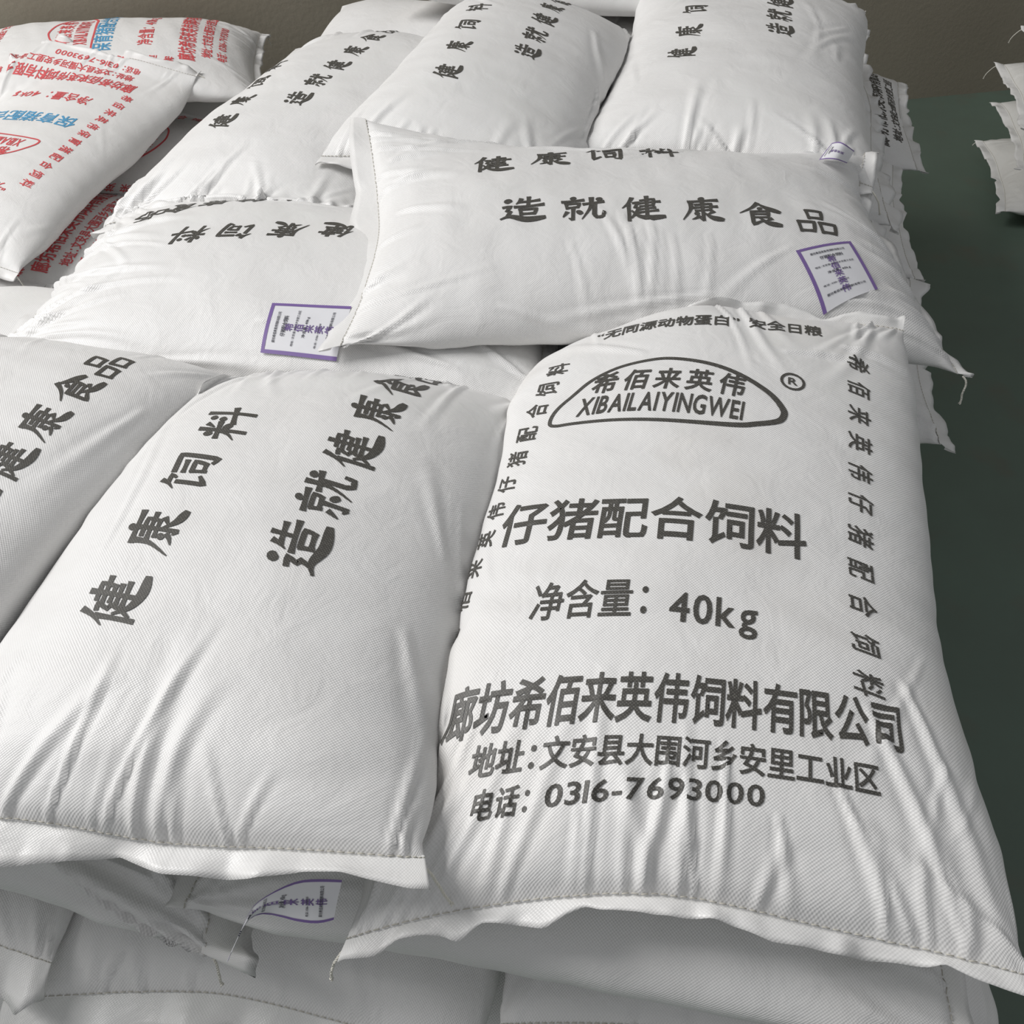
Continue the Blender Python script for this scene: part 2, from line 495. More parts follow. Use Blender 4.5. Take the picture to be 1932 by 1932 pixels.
# ---- hems, stitching, thread tails
def hem(s, end, width=0.024, droop=0.15, wave=0.005, seed=1, u0=-0.5, u1=0.5, curl=0.6, rise=0.003, freq=22):
    rng = np.random.default_rng(seed+77)
    n = 150
    us = np.linspace(u0, u1, n)*s.Wf
    ve = s.v1[0 if end == 0 else -1]; vi = ve + (0.03 if end == 0 else -0.03)
    seam = surf(s, us*0.995, np.full(n, ve))
    inner = surf(s, us*0.995, np.full(n, vi))
    mid = 0.5*(surf(s, np.sign(us)*s.Wf - us, np.full(n, vi)) + inner)
    o = seam - mid; o /= np.linalg.norm(o, axis=1, keepdims=True)
    o[:, 2] = o[:, 2]*0.5 - droop
    # smooth the outward direction along the seam
    for _ in range(10): o[1:-1] = 0.25*o[2:] + 0.25*o[:-2] + 0.5*o[1:-1]
    o /= np.linalg.norm(o, axis=1, keepdims=True)
    al = np.gradient(seam, axis=0); al /= np.linalg.norm(al, axis=1, keepdims=True)
    nn = np.cross(al, o) if end == 0 else np.cross(o, al)
    nn *= np.sign((nn[:, 2]).mean() or 1)
    def crumple(lo, hi):
        """creased, piecewise straight run of heights"""
        kx, ky = [us[0]-0.01], [rng.normal()]
        while kx[-1] < us[-1]+0.01:
            kx.append(kx[-1] + rng.uniform(lo, hi)); ky.append(rng.normal())
        y = np.interp(us, kx, ky)
        return 0.6*y + 0.2*np.roll(y, 1) + 0.2*np.roll(y, -1)
    w1 = crumple(0.35/freq, 1.1/freq); w2 = crumple(0.4/freq, 1.3/freq); w3 = crumple(0.2/freq, 0.6/freq)
    prof = [(-0.15, 0.0012, 0.0), (0.0, 0.0016, 0.1), (0.35, 0.0022, 0.45), (0.7, 0.0016, .8), (1.0, 0.0004, 1.0), (0.985, -0.0012, 1.0), (0.7, -0.0026, .8), (1-curl, -0.003, .5)]
    V = []
    wid = np.maximum(width*(1+0.20*w2), 0.4*width)
    for p, q, r in prof:
        V.append(seam + o*(wid*p)[:, None] + nn*((q + rise*max(p, 0)**1.5) + wave*r*(w1+0.35*w3*np.sin(p*5)))[:, None])
    V = np.stack(V)                         # (k, n, 3)
    k = len(prof)
    faces = [(a*n+b, a*n+b+1, (a+1)*n+b+1, (a+1)*n+b) for a in range(k-1) for b in range(n-1)]
    uvp = np.array([[(us[b], 0.9+wid[b]*prof[a][0] + 0.05*(a > 4)) for b in range(n)] for a in range(k)]).reshape(-1, 2)
    link_mesh('hem', V.reshape(-1, 3), faces, MAT['hem'], s.root, s.base, uvp)
    s.out[end] = (us, seam, o, nn, V)
    # stitching: short stitches of thread along the seam
    m = int((u1-u0)*s.Wf/0.009)
    vs, fs = [], []
    base = surf(s, us*0.99, np.full(n, ve + (0.004 if end == 0 else -0.004)), 0.0012)
    for q in range(m):
        f0 = (q+0.1)/m*(n-1); f1 = (q+0.82)/m*(n-1)
        pa = np.array([np.interp(f0, np.arange(n), base[:, c]) for c in range(3)])
        pb = np.array([np.interp(f1, np.arange(n), base[:, c]) for c in range(3)])
        add_tube(vs, fs, [pa, 0.5*(pa+pb)+np.array([0, 0, .0005]), pb], 0.0006, 5)
    link_mesh('stitching', vs, fs, MAT['stitch'], s.root, s.base)

def add_tube(vs, fs, pts, r, k=6):
    pts = [np.asarray(p, float) for p in pts]
    b = len(vs)
    for i, p in enumerate(pts):
        d = pts[min(i+1, len(pts)-1)] - pts[max(i-1, 0)]
        d = d/(np.linalg.norm(d)+1e-9)
        ref = np.array([0, 0, 1.0]) if abs(d[2]) < 0.9 else np.array([1.0, 0, 0])
        x = np.cross(d, ref); x /= np.linalg.norm(x); y = np.cross(d, x)
        rr = r if np.isscalar(r) else r[i]
        for j in range(k):
            a = 2*math.pi*j/k
            vs.append(tuple(p + rr*(math.cos(a)*x + math.sin(a)*y)))
    for i in range(len(pts)-1):
        for j in range(k):
            fs.append((b+i*k+j, b+i*k+(j+1) % k, b+(i+1)*k+(j+1) % k, b+(i+1)*k+j))
    fs.append(tuple(b+j for j in reversed(range(k))))
    e = b+(len(pts)-1)*k
    fs.append(tuple(e+j for j in range(k)))

def catmull(pts, m):
    pts = np.asarray(pts, float)
    n = len(pts)
    t = np.linspace(0, n-1, m); i = np.clip(np.floor(t).astype(int), 0, n-2); f = (t-i)[:, None]
    g = lambda k: pts[np.clip(k, 0, n-1)]
    p0, p1, p2, p3 = g(i-1), g(i), g(i+1), g(i+2)
    return 0.5*((2*p1) + (-p0+p2)*f + (2*p0-5*p1+4*p2-p3)*f**2 + (-p0+3*p1-3*p2+p3)*f**3)

def thread_tail(s, end, side, length=0.05, pts=None, seed=0, r=0.0011, sway=(0, 0)):
    """braided chain-stitch tail left at the corner of a seam"""
    rng = np.random.default_rng(seed+5)
    if pts is None:
        us, seam, o, nn, V = s.out[end]
        i = 0 if side < 0 else -1
        p = seam[i] + o[i]*0.008
        al = (seam[0]-seam[3]) if side < 0 else (seam[-1]-seam[-4])
        al = al/np.linalg.norm(al)
        q = [p]
        d = al*0.8 + o[i]*0.4
        for k in range(6):
            d = d*0.62 + np.array([sway[0], sway[1], -0.9])*0.5 + rng.normal(0, 0.12, 3)
            d /= np.linalg.norm(d)
            q.append(q[-1] + d*length/6)
        pts = q
    c = catmull(pts, 40)
    d = np.gradient(c, axis=0); d /= np.linalg.norm(d, axis=1, keepdims=True)
    x = np.cross(d, np.array([0.3, 0.2, 0.93])); x /= np.linalg.norm(x, axis=1, keepdims=True)
    y = np.cross(d, x)
    vs, fs = [], []
    for ph in (0, 2*math.pi/3, 4*math.pi/3):
        a = np.linspace(0, 2*math.pi*len(c)/9, len(c)) + ph
        rad = np.full(len(c), r*0.8); rad[-4:] = r*np.array([1.0, 1.3, 1.6, 1.8])
        add_tube(vs, fs, c + x*(rad*np.cos(a))[:, None] + y*(rad*np.sin(a))[:, None], r*0.75, 5)
    link_mesh('thread_tail', vs, fs, MAT['thread'], s.root, s.base)

# ---- lettering
GLYPH = {}
def thicken(bm, d):
    """bolder strokes: a strip of width d added outside every outline"""
    bm.edges.ensure_lookup_table()
    out = {}
    for e in bm.edges:
        if len(e.link_faces) != 1: continue
        f = e.link_faces[0]
        t = e.verts[1].co - e.verts[0].co
        if t.length < 1e-7: continue
        n = Vector((t.y, -t.x, 0)).normalized()
        opp = f.calc_center_median() - (e.verts[0].co + e.verts[1].co)/2
        if n.dot(opp) > 0: n = -n
        for v in e.verts: out.setdefault(v, []).append(n)
    new = {}
    for v, ns in out.items():
        m = Vector((0, 0, 0))
        for n in ns: m += n
        if m.length < 0.2: m = ns[0].copy()
        m.normalize()
        c = max(0.5, m.dot(ns[0]))
        new[v] = m*(d/c)
    edges = [e for e in bm.edges if len(e.link_faces) == 1 and e.verts[0] in new and e.verts[1] in new]
    mk = {v: bm.verts.new(v.co + o) for v, o in new.items()}
    for e in edges:
        a, b = e.verts
        try: bm.faces.new((a, b, mk[b], mk[a]))
        except ValueError: pass

def make_glyphs(chars, bold, key, cuts=10):
    objs = []
    for ch in chars:
        if (key, ch) in GLYPH: continue
        cu = bpy.data.curves.new('glyph', 'FONT'); cu.body = ch; cu.size = 1.0
        cu.resolution_u = 3; cu.fill_mode = 'FRONT'; cu.dimensions = '2D'
        o = bpy.data.objects.new('glyph', cu); COL.objects.link(o)
        objs.append((ch, o))
    dg = bpy.context.evaluated_depsgraph_get(); dg.update()
    for ch, o in objs:
        ev = o.evaluated_get(dg); me = ev.to_mesh()
        bm = bmesh.new(); bm.from_mesh(me); ev.to_mesh_clear()
        bmesh.ops.remove_doubles(bm, verts=bm.verts, dist=1e-5)
        thicken(bm, bold)
        for ax in (0, 1):
            for k in range(-2, cuts+4):
                no = (1, 0, 0) if ax == 0 else (0, 1, 0)
                c = k/cuts
                geom = bm.verts[:] + bm.edges[:] + bm.faces[:]
                bmesh.ops.bisect_plane(bm, geom=geom, plane_co=(c*no[0], c*no[1], 0), plane_no=no)
        bm.verts.index_update()
        v = np.array([(q.co.x, q.co.y) for q in bm.verts]) if bm.verts else np.zeros((0, 2))
        f = [tuple(q.index for q in fc.verts) for fc in bm.faces]
        bm.free()
        GLYPH[(key, ch)] = (v, f)
    for ch, o in objs:
        cu = o.data
        bpy.data.objects.remove(o); bpy.data.curves.remove(cu)

def cell(ch):
    if ch in ' ': return 0.35
    if ch in '：': return 0.62
    if ch in '“”，': return 0.5
    if ord(ch) < 256: return None
    return 1.0

def layout(text, key, italic=0.0, squeeze=1.0, gap=0.0):
    """flat outline of a line of text: em units, x from 0, baseline box 0..1"""
    V, F, x = [], [], 0.0
    for ch in text:
        if ch == ' ': x += 0.4; continue
        v, f = GLYPH[(key, ch)]
        if len(v) == 0: x += 0.5; continue
        w = cell(ch)
        v = v.copy(); v[:, 1] += 0.12
        x0, x1 = v[:, 0].min(), v[:, 0].max()
        if w is None:
            w = (x1-x0) + 0.09
        v[:, 0] += x + w/2 - (x0+x1)/2
        v[:, 0] += italic*v[:, 1]
        b = sum(len(q) for q in V)
        V.append(v); F += [tuple(i+b for i in t) for t in f]
        x += (w+gap)
    if not V: return np.zeros((0, 2)), [], 1
    V = np.concatenate(V)
    return V, F, x-gap

def brush(strokes):
    """calligraphic strokes as tapered ribbons; box 0..100, y down -> em units, y up"""
    V, F = [], []
    for kind, w, pts in strokes:
        pts = np.array(pts, float)
        seg = np.hypot(*np.diff(pts, axis=0).T).sum()
        m = max(5, int(seg/6))
        if kind == 'k':                    # angular: keep the corners
            c = []
            for a, b in zip(pts[:-1], pts[1:]):
                k = max(2, int(np.hypot(*(b-a))/6))
                c += [a + (b-a)*t for t in np.linspace(0, 1, k, endpoint=False)]
            c = np.array(c + [pts[-1]])
        else:
            c = catmull(pts, m)
        m = len(c)
        q = np.linspace(0, 1, m)
        if kind == 'p': wd = w*(1.15 - 0.95*q**1.3)
        elif kind == 'n': wd = w*(0.45 + 1.05*np.sin(q**1.6*math.pi*0.86))
        elif kind == 'd': wd = w*(0.45 + 0.95*np.sin(q**0.9*math.pi*0.9))
        elif kind == 'h': wd = w*(0.80 + 0.35*(2*q-1)**2 + 0.12*q)
        elif kind == 'v': wd = w*(1.10 - 0.25*np.sin(q*math.pi) - 0.2*q**4)
        else: wd = w*(1.0 - 0.35*np.clip((q-0.85)/0.15, 0, 1))
        d = np.gradient(c, axis=0); d /= np.hypot(d[:, 0], d[:, 1])[:, None] + 1e-9
        if kind in 'hvkn':
            c = c.copy(); c[0] -= d[0]*w*0.25; c[-1] += d[-1]*w*0.25
        nrm = np.stack([-d[:, 1], d[:, 0]], 1)
        b = sum(len(x) for x in V)
        L_, R_ = c + nrm*wd[:, None]/2, c - nrm*wd[:, None]/2
        V.append(np.stack([L_, c, R_], 1).reshape(-1, 2))
        for i in range(m-1):
            F.append((b+3*i, b+3*i+1, b+3*i+4, b+3*i+3)); F.append((b+3*i+1, b+3*i+2, b+3*i+5, b+3*i+4))
    V = np.concatenate(V)/100.0
    V[:, 1] = 1-V[:, 1]
    # a slightly rising, forward leaning hand
    x, y = V[:, 0]-0.5, V[:, 1]-0.5
    V = np.stack([0.5 + x + 0.10*y, 0.5 + y + 0.07*x], 1)
    return V, F

def box3(x0, y0, x1, y1, w):
    return [('v', w, [(x0, y0), (x0+3, y1)]), ('k', w, [(x0, y0+1), (x1, y0), (x1-4, y1-2)]), ('h', w, [(x0+3, y1-4), (x1-4, y1-5)])]
w = 10.5
BRUSH = {
 '健': [('p', w, [(27, 3), (17, 28), (2, 48)]), ('v', w, [(18, 32), (18, 97)]),
        ('k', w*.85, [(46, 20), (78, 17), (76, 44)]), ('h', w*.85, [(37, 32), (92, 29)]), ('h', w*.8, [(45, 44), (77, 43)]),
        ('h', w*.8, [(44, 56), (80, 54)]), ('h', w*.85, [(41, 68), (86, 66)]), ('v', w, [(61, 4), (60, 82)]),
        ('k', w*.8, [(28, 28), (41, 25), (32, 47), (41, 48), (34, 70), (24, 86)]), ('n', w*1.2, [(26, 60), (42, 82), (70, 93), (100, 92)])],
 '康': [('d', w*1.2, [(47, 2), (56, 12)]), ('h', w, [(20, 19), (90, 14)]), ('p', w*1.1, [(25, 18), (23, 52), (3, 92)]),
        ('k', w*.85, [(35, 32), (74, 29), (71, 55)]), ('h', w*.85, [(29, 44), (88, 41)]), ('h', w*.8, [(35, 56), (73, 54)]),
        ('v', w, [(53, 22), (52, 93)]), ('p', w*.9, [(53, 93), (43, 86)]), ('d', w, [(33, 63), (42, 72)]),
        ('p', w, [(45, 75), (36, 84), (24, 90)]), ('p', w, [(80, 59), (62, 73)]), ('n', w*1.15, [(57, 67), (74, 85), (98, 93)])],
 '饲': [('p', w, [(22, 2), (15, 18), (2, 32)]), ('k', w*.85, [(16, 18), (38, 16), (31, 27)]), ('k', w, [(20, 32), (20, 86), (38, 72)]),
        ('k', w*1.05, [(46, 16), (91, 13), (89, 90), (76, 82)]), ('h', w*.9, [(46, 34), (76, 32)])] + box3(50, 48, 76, 76, w*.9),
 '料': [('d', w, [(9, 18), (17, 34)]), ('p', w, [(42, 14), (32, 33)]), ('h', w, [(2, 45), (48, 41)]), ('v', w, [(25, 5), (25, 98)]),
        ('p', w*.95, [(24, 46), (16, 66), (0, 82)]), ('d', w, [(29, 51), (44, 66)]), ('d', w*1.05, [(57, 14), (67, 25)]),
        ('d', w*1.05, [(53, 35), (63, 46)]), ('h', w*1.05, [(46, 66), (100, 54)]), ('v', w*1.1, [(80, 2), (80, 100)])],
 '造': [('p', w, [(46, 6), (41, 20), (33, 32)]), ('h', w*.95, [(42, 22), (88, 19)]), ('v', w, [(63, 2), (62, 42)]), ('h', w, [(31, 43), (98, 39)])]
        + box3(44, 53, 82, 76, w*.95) + [('d', w*1.4, [(8, 10), (20, 23)]), ('k', w*.95, [(4, 42), (22, 39), (13, 58), (22, 62), (13, 80)]),
        ('n', w*1.3, [(2, 86), (22, 80), (58, 93), (101, 90)])],
 '就': [('d', w*1.15, [(23, 2), (32, 12)]), ('h', w, [(2, 21), (52, 17)])] + box3(11, 30, 43, 50, w*.85) +
       [('v', w, [(28, 50), (27, 93)]), ('p', w*.9, [(27, 93), (17, 86)]), ('p', w, [(15, 61), (4, 82)]), ('d', w, [(37, 59), (48, 75)]),
        ('h', w, [(52, 35), (99, 29)]), ('p', w*1.1, [(71, 5), (68, 50), (48, 95)]), ('k', w*1.1, [(79, 34), (77, 78), (82, 90), (98, 88), (100, 73)]),
        ('d', w*1.15, [(84, 10), (94, 22)])],
 '食': [('p', w*1.1, [(51, 1), (32, 26), (1, 48)]), ('n', w*1.2, [(49, 5), (70, 25), (100, 42)]), ('d', w, [(49, 23), (55, 33)]),
        ('k', w*.9, [(30, 42), (72, 39), (69, 67)]), ('h', w*.8, [(31, 53), (69, 52)]), ('h', w*.8, [(31, 66), (69, 65)]),
        ('k', w, [(31, 42), (30, 94), (50, 82)]), ('p', w*.95, [(79, 69), (62, 79)]), ('n', w*1.15, [(46, 67), (66, 87), (97, 95)])],
 '品': box3(30, 5, 70, 41, w) + box3(3, 54, 43, 93, w) + box3(57, 54, 98, 93, w),
}
BRUSH = {k: brush(v) for k, v in BRUSH.items()}

def emit(s, V2, F, mat, name='lettering', off=0.0009):
    """V2: cloth coordinates (u, v) -> printed on the sack"""
    if len(V2) == 0: return None
    p = surf(s, V2[:, 0], V2[:, 1], off)
    F2 = []
    # keep the printed side up
    a = V2[[f[0] for f in F]]; b = V2[[f[1] for f in F]]; c = V2[[f[2] for f in F]]
    cr = (b[:, 0]-a[:, 0])*(c[:, 1]-a[:, 1]) - (b[:, 1]-a[:, 1])*(c[:, 0]-a[:, 0])
    for f, q in zip(F, cr): F2.append(tuple(f) if q > 0 else tuple(reversed(f)))
    return link_mesh(name, p, F2, MAT[mat], s.root, s.base, V2)

def place(V, org, xd, yd):
    return np.asarray(org)[None] + V[:, :1]*np.asarray(xd)[None] + V[:, 1:2]*np.asarray(yd)[None]

def text_line(s, text, key, mat, u0, u1, v, h, slope=0.0, italic=0.0, gap=0.0, name='lettering'):
    """upright line on the print side: reads towards +u, stands towards +v"""
    V, F, wd = layout(text, key, italic, gap=gap)
    emit(s, place(V, (u0, v), ((u1-u0)/wd, slope*(u1-u0)/wd), (0, h)), F, mat, name)

def text_column(s, text, key, mat, uc, va, vb, size, side, italic=0.12):
    """side columns; side=+1: starts high and turns clockwise, -1: starts low and turns anticlockwise"""
    n = len(text)
    for i, ch in enumerate(text):
        V, F, wd = layout(ch, key, italic)
        vc = va + (vb-va)*(i+0.5)/n
        L = place(V - np.array([wd/2, 0.5]), (uc[0] + (uc[1]-uc[0])*(i+0.5)/n, vc), (0, -size*0.86*side), (size*side, 0))
        emit(s, L, F, mat, 'printed_character')

def slogan(s, line1, line2, size, mat='black'):
    """line = (text, [(u, v) of the first and last character centre]); reads towards +v, stands towards -u"""
    for text, (ua, va), (ub, vb) in (line1, line2):
        n = len(text)
        for i, ch in enumerate(text):
            V, F = BRUSH[ch]
            k = i/(n-1) if n > 1 else 0
            c = (ua+(ub-ua)*k, va+(vb-va)*k)
            emit(s, place(V-0.5, c, (0, size), (-size, 0)), F, mat, 'printed_character')

def logo(s, mat, uc, vc, wd, ht, key, reg=True):
    """domed emblem: flat-bottomed oval ring with the name in two scripts"""
    ctl = np.array([(0, .06), (.035, 0), (.13, 0), (.47, 0), (.77, .02), (.88, .08), (.97, .18), (1, .30), (.99, .42), (.93, .61), (.81, .81), (.675, .94),
                    (.51, 1), (.40, .98), (.26, .88), (.15, .69), (.07, .46), (.01, .22)])
    n = 160
    q = np.concatenate([ctl[-3:], ctl, ctl[:3]])
    c = catmull(q, 20*(len(q)-1)+1)[60:60+20*len(ctl)][::2]
    n = len(c)
    c = np.stack([uc + (c[:, 0]-0.5)*wd, vc + (c[:, 1]-0.5)*ht], 1)
    d = np.roll(c, -1, 0) - np.roll(c, 1, 0); d /= np.hypot(d[:, 0], d[:, 1])[:, None]
    nr = np.stack([-d[:, 1], d[:, 0]], 1)
    th = (0.0062 + 0.003*np.clip((c[:, 0]-uc)/wd*2, -0.3, 1))[:, None]
    V = np.concatenate([c, c + nr*th*0.5, c + nr*th])
    F = [(r*n+k, r*n+(k+1) % n, (r+1)*n+(k+1) % n, (r+1)*n+k) for r in range(2) for k in range(n)]
    emit(s, V, F, mat, 'emblem_ring')
    arc = lambda V: np.stack([V[:, 0], V[:, 1]], 1)
    V, F, w1 = layout('希佰来英伟', key, 0.15, gap=0.18)
    V = place(V, (uc-wd*0.345, vc-ht*0.08), (wd*0.66/w1, 0), (0, ht*0.35))
    V[:, 1] += ht*0.05*(1-((V[:, 0]-uc)/(wd*0.4))**2)
    emit(s, V, F, mat)
    V, F, w1 = layout('XIBAILAIYINGWEI', key, 0.18, gap=0.0)
    V = place(V, (uc-wd*0.385, vc-ht*0.43), (wd*0.70/w1, 0), (0, ht*0.38))
    V[:, 1] += ht*0.04*(1-((V[:, 0]-uc)/(wd*0.4))**2)
    emit(s, V, F, mat)
    if reg:
        cu, cv, r = uc+wd*0.525, vc+ht*0.33, 0.0175
        a2 = np.linspace(0, 2*math.pi, 41)[:-1]; n = 40
        V = np.concatenate([np.stack([cu+q*np.cos(a2), cv+q*np.sin(a2)], 1) for q in (r, r-0.002, r-0.004)])
        F = [(t*n+k, t*n+(k+1) % n, (t+1)*n+(k+1) % n, (t+1)*n+k) for t in range(2) for k in range(n)]
        emit(s, V, F, mat, 'registered_ring')
        V, F, w1 = layout('R', key)
        emit(s, place(V, (cu-0.0075, cv-0.009), (0.015/w1, 0), (0, 0.020)), F, mat)

CH_ALL = '廊坊希佰来英伟饲料有限公司地址：文安县大围河乡安里工业区电话净含量仔猪配合保育“无抗同源动物蛋白”安全日粮，XIBALYNGWER0316-792840kg'
make_glyphs(sorted(set(CH_ALL)), 0.021, 'bold')
make_glyphs(sorted(set('净含量：')), 0.011, 'mid')
make_glyphs(sorted(set('仔猪配合饲料保育希佰来英伟40kg03167693-')), 0.016, 'round')

def front_print(s, kind, P):
    """P: cloth coordinates of every line"""
    ink, big, name = ('black', 'black', '仔猪配合饲料') if kind == 'piglet' else ('red', 'blue', '保育猪配合饲料')
    g = P
    if 'top' in g: text_line(s, g['toptext'], 'bold', ink, *g['top'])
    logo(s, ink, *g['logo'], 'bold', reg=(kind == 'piglet'))
    text_line(s, name, 'round', big, *g['name'])
    text_line(s, '净含量：', 'mid', ink, *g['net'])
    text_line(s, '40kg', 'round', ink, *g['kg'])
    text_line(s, '廊坊希佰来英伟饲料有限公司', 'bold', ink, *g['firm'])
    text_line(s, '地址：文安县大围河乡安里工业区', 'bold', ink, *g['addr'])
    text_line(s, '电话：', 'bold', ink, *g['tel'])
    text_line(s, '0316-7693000', 'round', ink, *g['num'])
    side = '希佰来英伟' + name
    text_column(s, side, 'round', ink, *g['right'], 1)
    text_column(s, side, 'round', ink, *g['left'], -1)
FP = dict(toptext='“无同源动物蛋白” 安全日粮', top=(-0.19, 0.155, 0.818, 0.034, 0.10), logo=(-0.062, 0.678, 0.32, 0.138),
          name=(-0.255, 0.122, 0.392, 0.075, 0.04), net=(-0.189, -0.050, 0.275, 0.056, 0.08), kg=(-0.036, 0.065, 0.280, 0.055, 0.06),
          firm=(-0.262, 0.216, 0.147, 0.058, 0.075), addr=(-0.218, 0.186, 0.109, 0.034, 0.055), tel=(-0.206, -0.145, 0.070, 0.030, 0.05), num=(-0.136, 0.076, 0.075, 0.030, 0.085),
          right=((0.206, 0.181), 0.829, 0.228, 0.036), left=((-0.305, -0.228), 0.25, 0.77, 0.036))
RP = dict(FP, toptext='“无抗，无同源动物蛋白” 安全日粮', top=(-0.21, 0.21, 0.80, 0.036), logo=(-0.01, 0.655, 0.32, 0.135), name=(-0.20, 0.20, 0.44, 0.062),
          net=(-0.17, -0.02, 0.315, 0.052), kg=(0.0, 0.11, 0.315, 0.046), firm=(-0.24, 0.24, 0.185, 0.056), addr=(-0.205, 0.205, 0.135, 0.036),
          tel=(-0.205, -0.145, 0.09, 0.034), num=(-0.135, 0.08, 0.09, 0.034), right=((0.245, 0.245), 0.80, 0.24, 0.036), left=((-0.245, -0.245), 0.24, 0.80, 0.036))

# ================================================================== the stack
LZ = 0.145
LOWER = dict(res=1, folds=(0, 0), body_folds=0, group='sacks in the buried lower layers')
low_label = 'plain white feed sack buried in the lower layers of the stack'
for lay in range(5):
    z0 = lay*LZ
    if lay % 2 == 0:      # length along the depth of the stack
        for x in (0.13, -0.41, -0.95):
            for y in (0.86, 1.76, 2.66):
                if lay == 4 and (x > 0 or y < 1): continue
                make_sack(low_label, x, y, z0, 0, seed=int(900+lay*50+x*10+y*7), **LOWER)
    else:
        for x in (0.03, -0.84):
            for y in (0.70, 1.24, 1.78, 2.32, 2.86):
                make_sack(low_label, x, y, z0, 90, seed=int(900+lay*50+x*10+y*7), **LOWER)
foot_label = 'plain sack at the foot of the pile of red and blue printed sacks'
for lay in range(2):
    for y in (1.76, 2.29, 2.83):
        make_sack(foot_label, -1.90, y, lay*0.15, 90, seed=int(700+lay*10+y*7), **dict(LOWER, group='sacks at the foot of the red-printed pile'))
    make_sack(foot_label, -1.92, 3.14+lay*.01, 0.30 if lay else 0.0, 112, seed=730+lay, **dict(LOWER, group='sacks at the foot of the red-printed pile', Wf=.46 if not lay else .5))

SK = {}
# third layer: front row, sewn mouths towards the aisle
SK['N5'] = make_sack('shaded sack beneath the crosswise sacks, wide mouth flap sewn with dotted stitches', -0.385, 0.80, 4*LZ-.01, 0, L=0.88, lift=(-.02, 0), cor=((-.02, -.03, -.03), (0, 0, -.03), (0, 0, 0), (0, 0, 0)), seed=31, res=3)
SK['N4'] = make_sack('shaded sack below the emblem sack, mouth folded under at one corner', 0.185, 0.845, 4*LZ, 0, L=0.88, cor=((.01, 0, -.03), (.02, 0, -.03), (0, 0, 0), (0, 0, 0)), seed=32, res=3)
SK['N6'] = make_sack('shaded crumpled sack beside the one with the wide dotted mouth flap', -0.90, 0.80, 4*LZ, 0, L=0.86, seed=33, res=3)
# third layer, flank along the aisle
SK['R3'] = make_sack('sack low in the aisle flank, its hem showing under the corner with the thread', 0.10, 1.80, 4*LZ, 90, L=0.86, seed=34, res=2)
SK['R3b'] = make_sack('plain sack low in the aisle flank between the hemmed one and the printed one', 0.11, 2.36, 4*LZ, 90, L=0.86, seed=35, res=2)
SK['R3c'] = make_sack('sack with black printed lines low in the aisle flank, closest to the wall', 0.17, 2.90, 4*LZ, 90, L=0.86, seed=36, res=2)

# second layer
SK['N3'] = make_sack('crosswise white sack under the emblem sack, its long shaded side facing out', -0.03, 0.69, 5*LZ, 90, L=.82, seed=41, res=3, folds=(14, 14))
SK['N1'] = make_sack('crosswise sack under the slogan sacks with deep creases and a crumpled end flap', -0.86, 0.69, 5*LZ, 90, L=0.86, cor=((-.03, -.03, -.06), (0, 0, -.02), (0, 0, 0), (0, 0, 0)), seed=42, res=3, folds=(18, 16), fold_len=(.1, .3), fold_amp=.008)
for x, y, sd in ((-0.03, 1.23, 43), (-0.87, 1.22, 44)):
    make_sack(low_label, x, y, 5*LZ, 90, L=.84, seed=sd, **LOWER)
SK['E2'] = make_sack('sack under the wide crosswise sack, one corner and thread poking over the aisle', -0.02, 1.77, 5*LZ, 90, L=0.86, seed=45, res=2)
make_sack(low_label, -0.70, 1.93, 5*LZ, 0, seed=46, Wf=.56, **LOWER)
SK['R2'] = make_sack('sack in the aisle flank with a wavy white hem hanging out', 0.03, 2.33, 5*LZ, 90, L=0.84, seed=47, res=2)
SK['R2b'] = make_sack('sack in the aisle flank behind the wavy hemmed one', 0.03, 2.88, 5*LZ, 90, L=0.84, seed=48, res=2)
SK['J3'] = make_sack('red-printed sack wedged under the tilted red and blue sack, phone number showing', -1.87, 2.30, 0.30, 91, L=.92, seed=49, res=3, group='red and blue printed feed sacks')
SK['J4'] = make_sack('mostly covered red-printed sack under the sack that lies against the wall', -1.87, 2.82, 0.295, -88, L=.90, seed=50, res=2, group='red and blue printed feed sacks')
make_sack(low_label, -0.62, 2.8, 5*LZ, 90, seed=51, **LOWER)

# top layer
T = 6*LZ
SK['I'] = make_sack('plain white sack lying crosswise between the slogan sacks and the wall', -0.34, 3.02, T+.02, 90, L=0.92, seed=60, res=2)
SK['D'] = make_sack('slogan sack lying crosswise with its lettering upside down', -0.62, 1.42, T-.015, 90, L=0.92, Wf=.56, bt=.085, seed=67, res=4, folds=(6, 26), fold_len=(.1, .3), fold_amp=.006, lift=(0, -.05))
SK['F1'] = make_sack('slogan sack with a pleated end, leaning beside the domed slogan sack', -0.75, 2.03, T-.01, -11, L=0.92, Wf=.55, seed=63, res=3, bt=.095, folds=(24, 8), fold_len=(.08, .2), fold_amp=.006,
                     cor=((-.02, 0, -.04), (0, 0, -.02), (0, 0, -.03), (0, 0, -.03)), lift=(-.03, 0))
SK['F3'] = make_sack('plump slogan sack along the aisle, a paper tag curling at its corner', 0.10, 2.36, T+.01, -3, L=.95, fold_amp=.005, body_folds=8, seed=61, res=3, bt=.12, folds=(16, 8), end_p=(3.4, 3.4))
SK['F2'] = make_sack('domed slogan sack between the pleated one and the plump aisle-side one', -0.385, 2.16, T+.03, -6, L=0.88, Wf=.55, fold_amp=.005, body_folds=10, tilt=(-.03, 0), seed=62, res=3, bt=.125, folds=(16, 8),
                     cor=((0, 0, -.02), (0, 0, -.05), (0, 0, -.05), (0, 0, -.05)), end_p=(2.6, 2.6))
SK['J1'] = make_sack('red and blue printed sack lying along the bare wall, print sideways', -1.86, 3.12, 0.50, 109, L=.92, seed=64, res=3, group='red and blue printed feed sacks', lift=(-.05, 0))
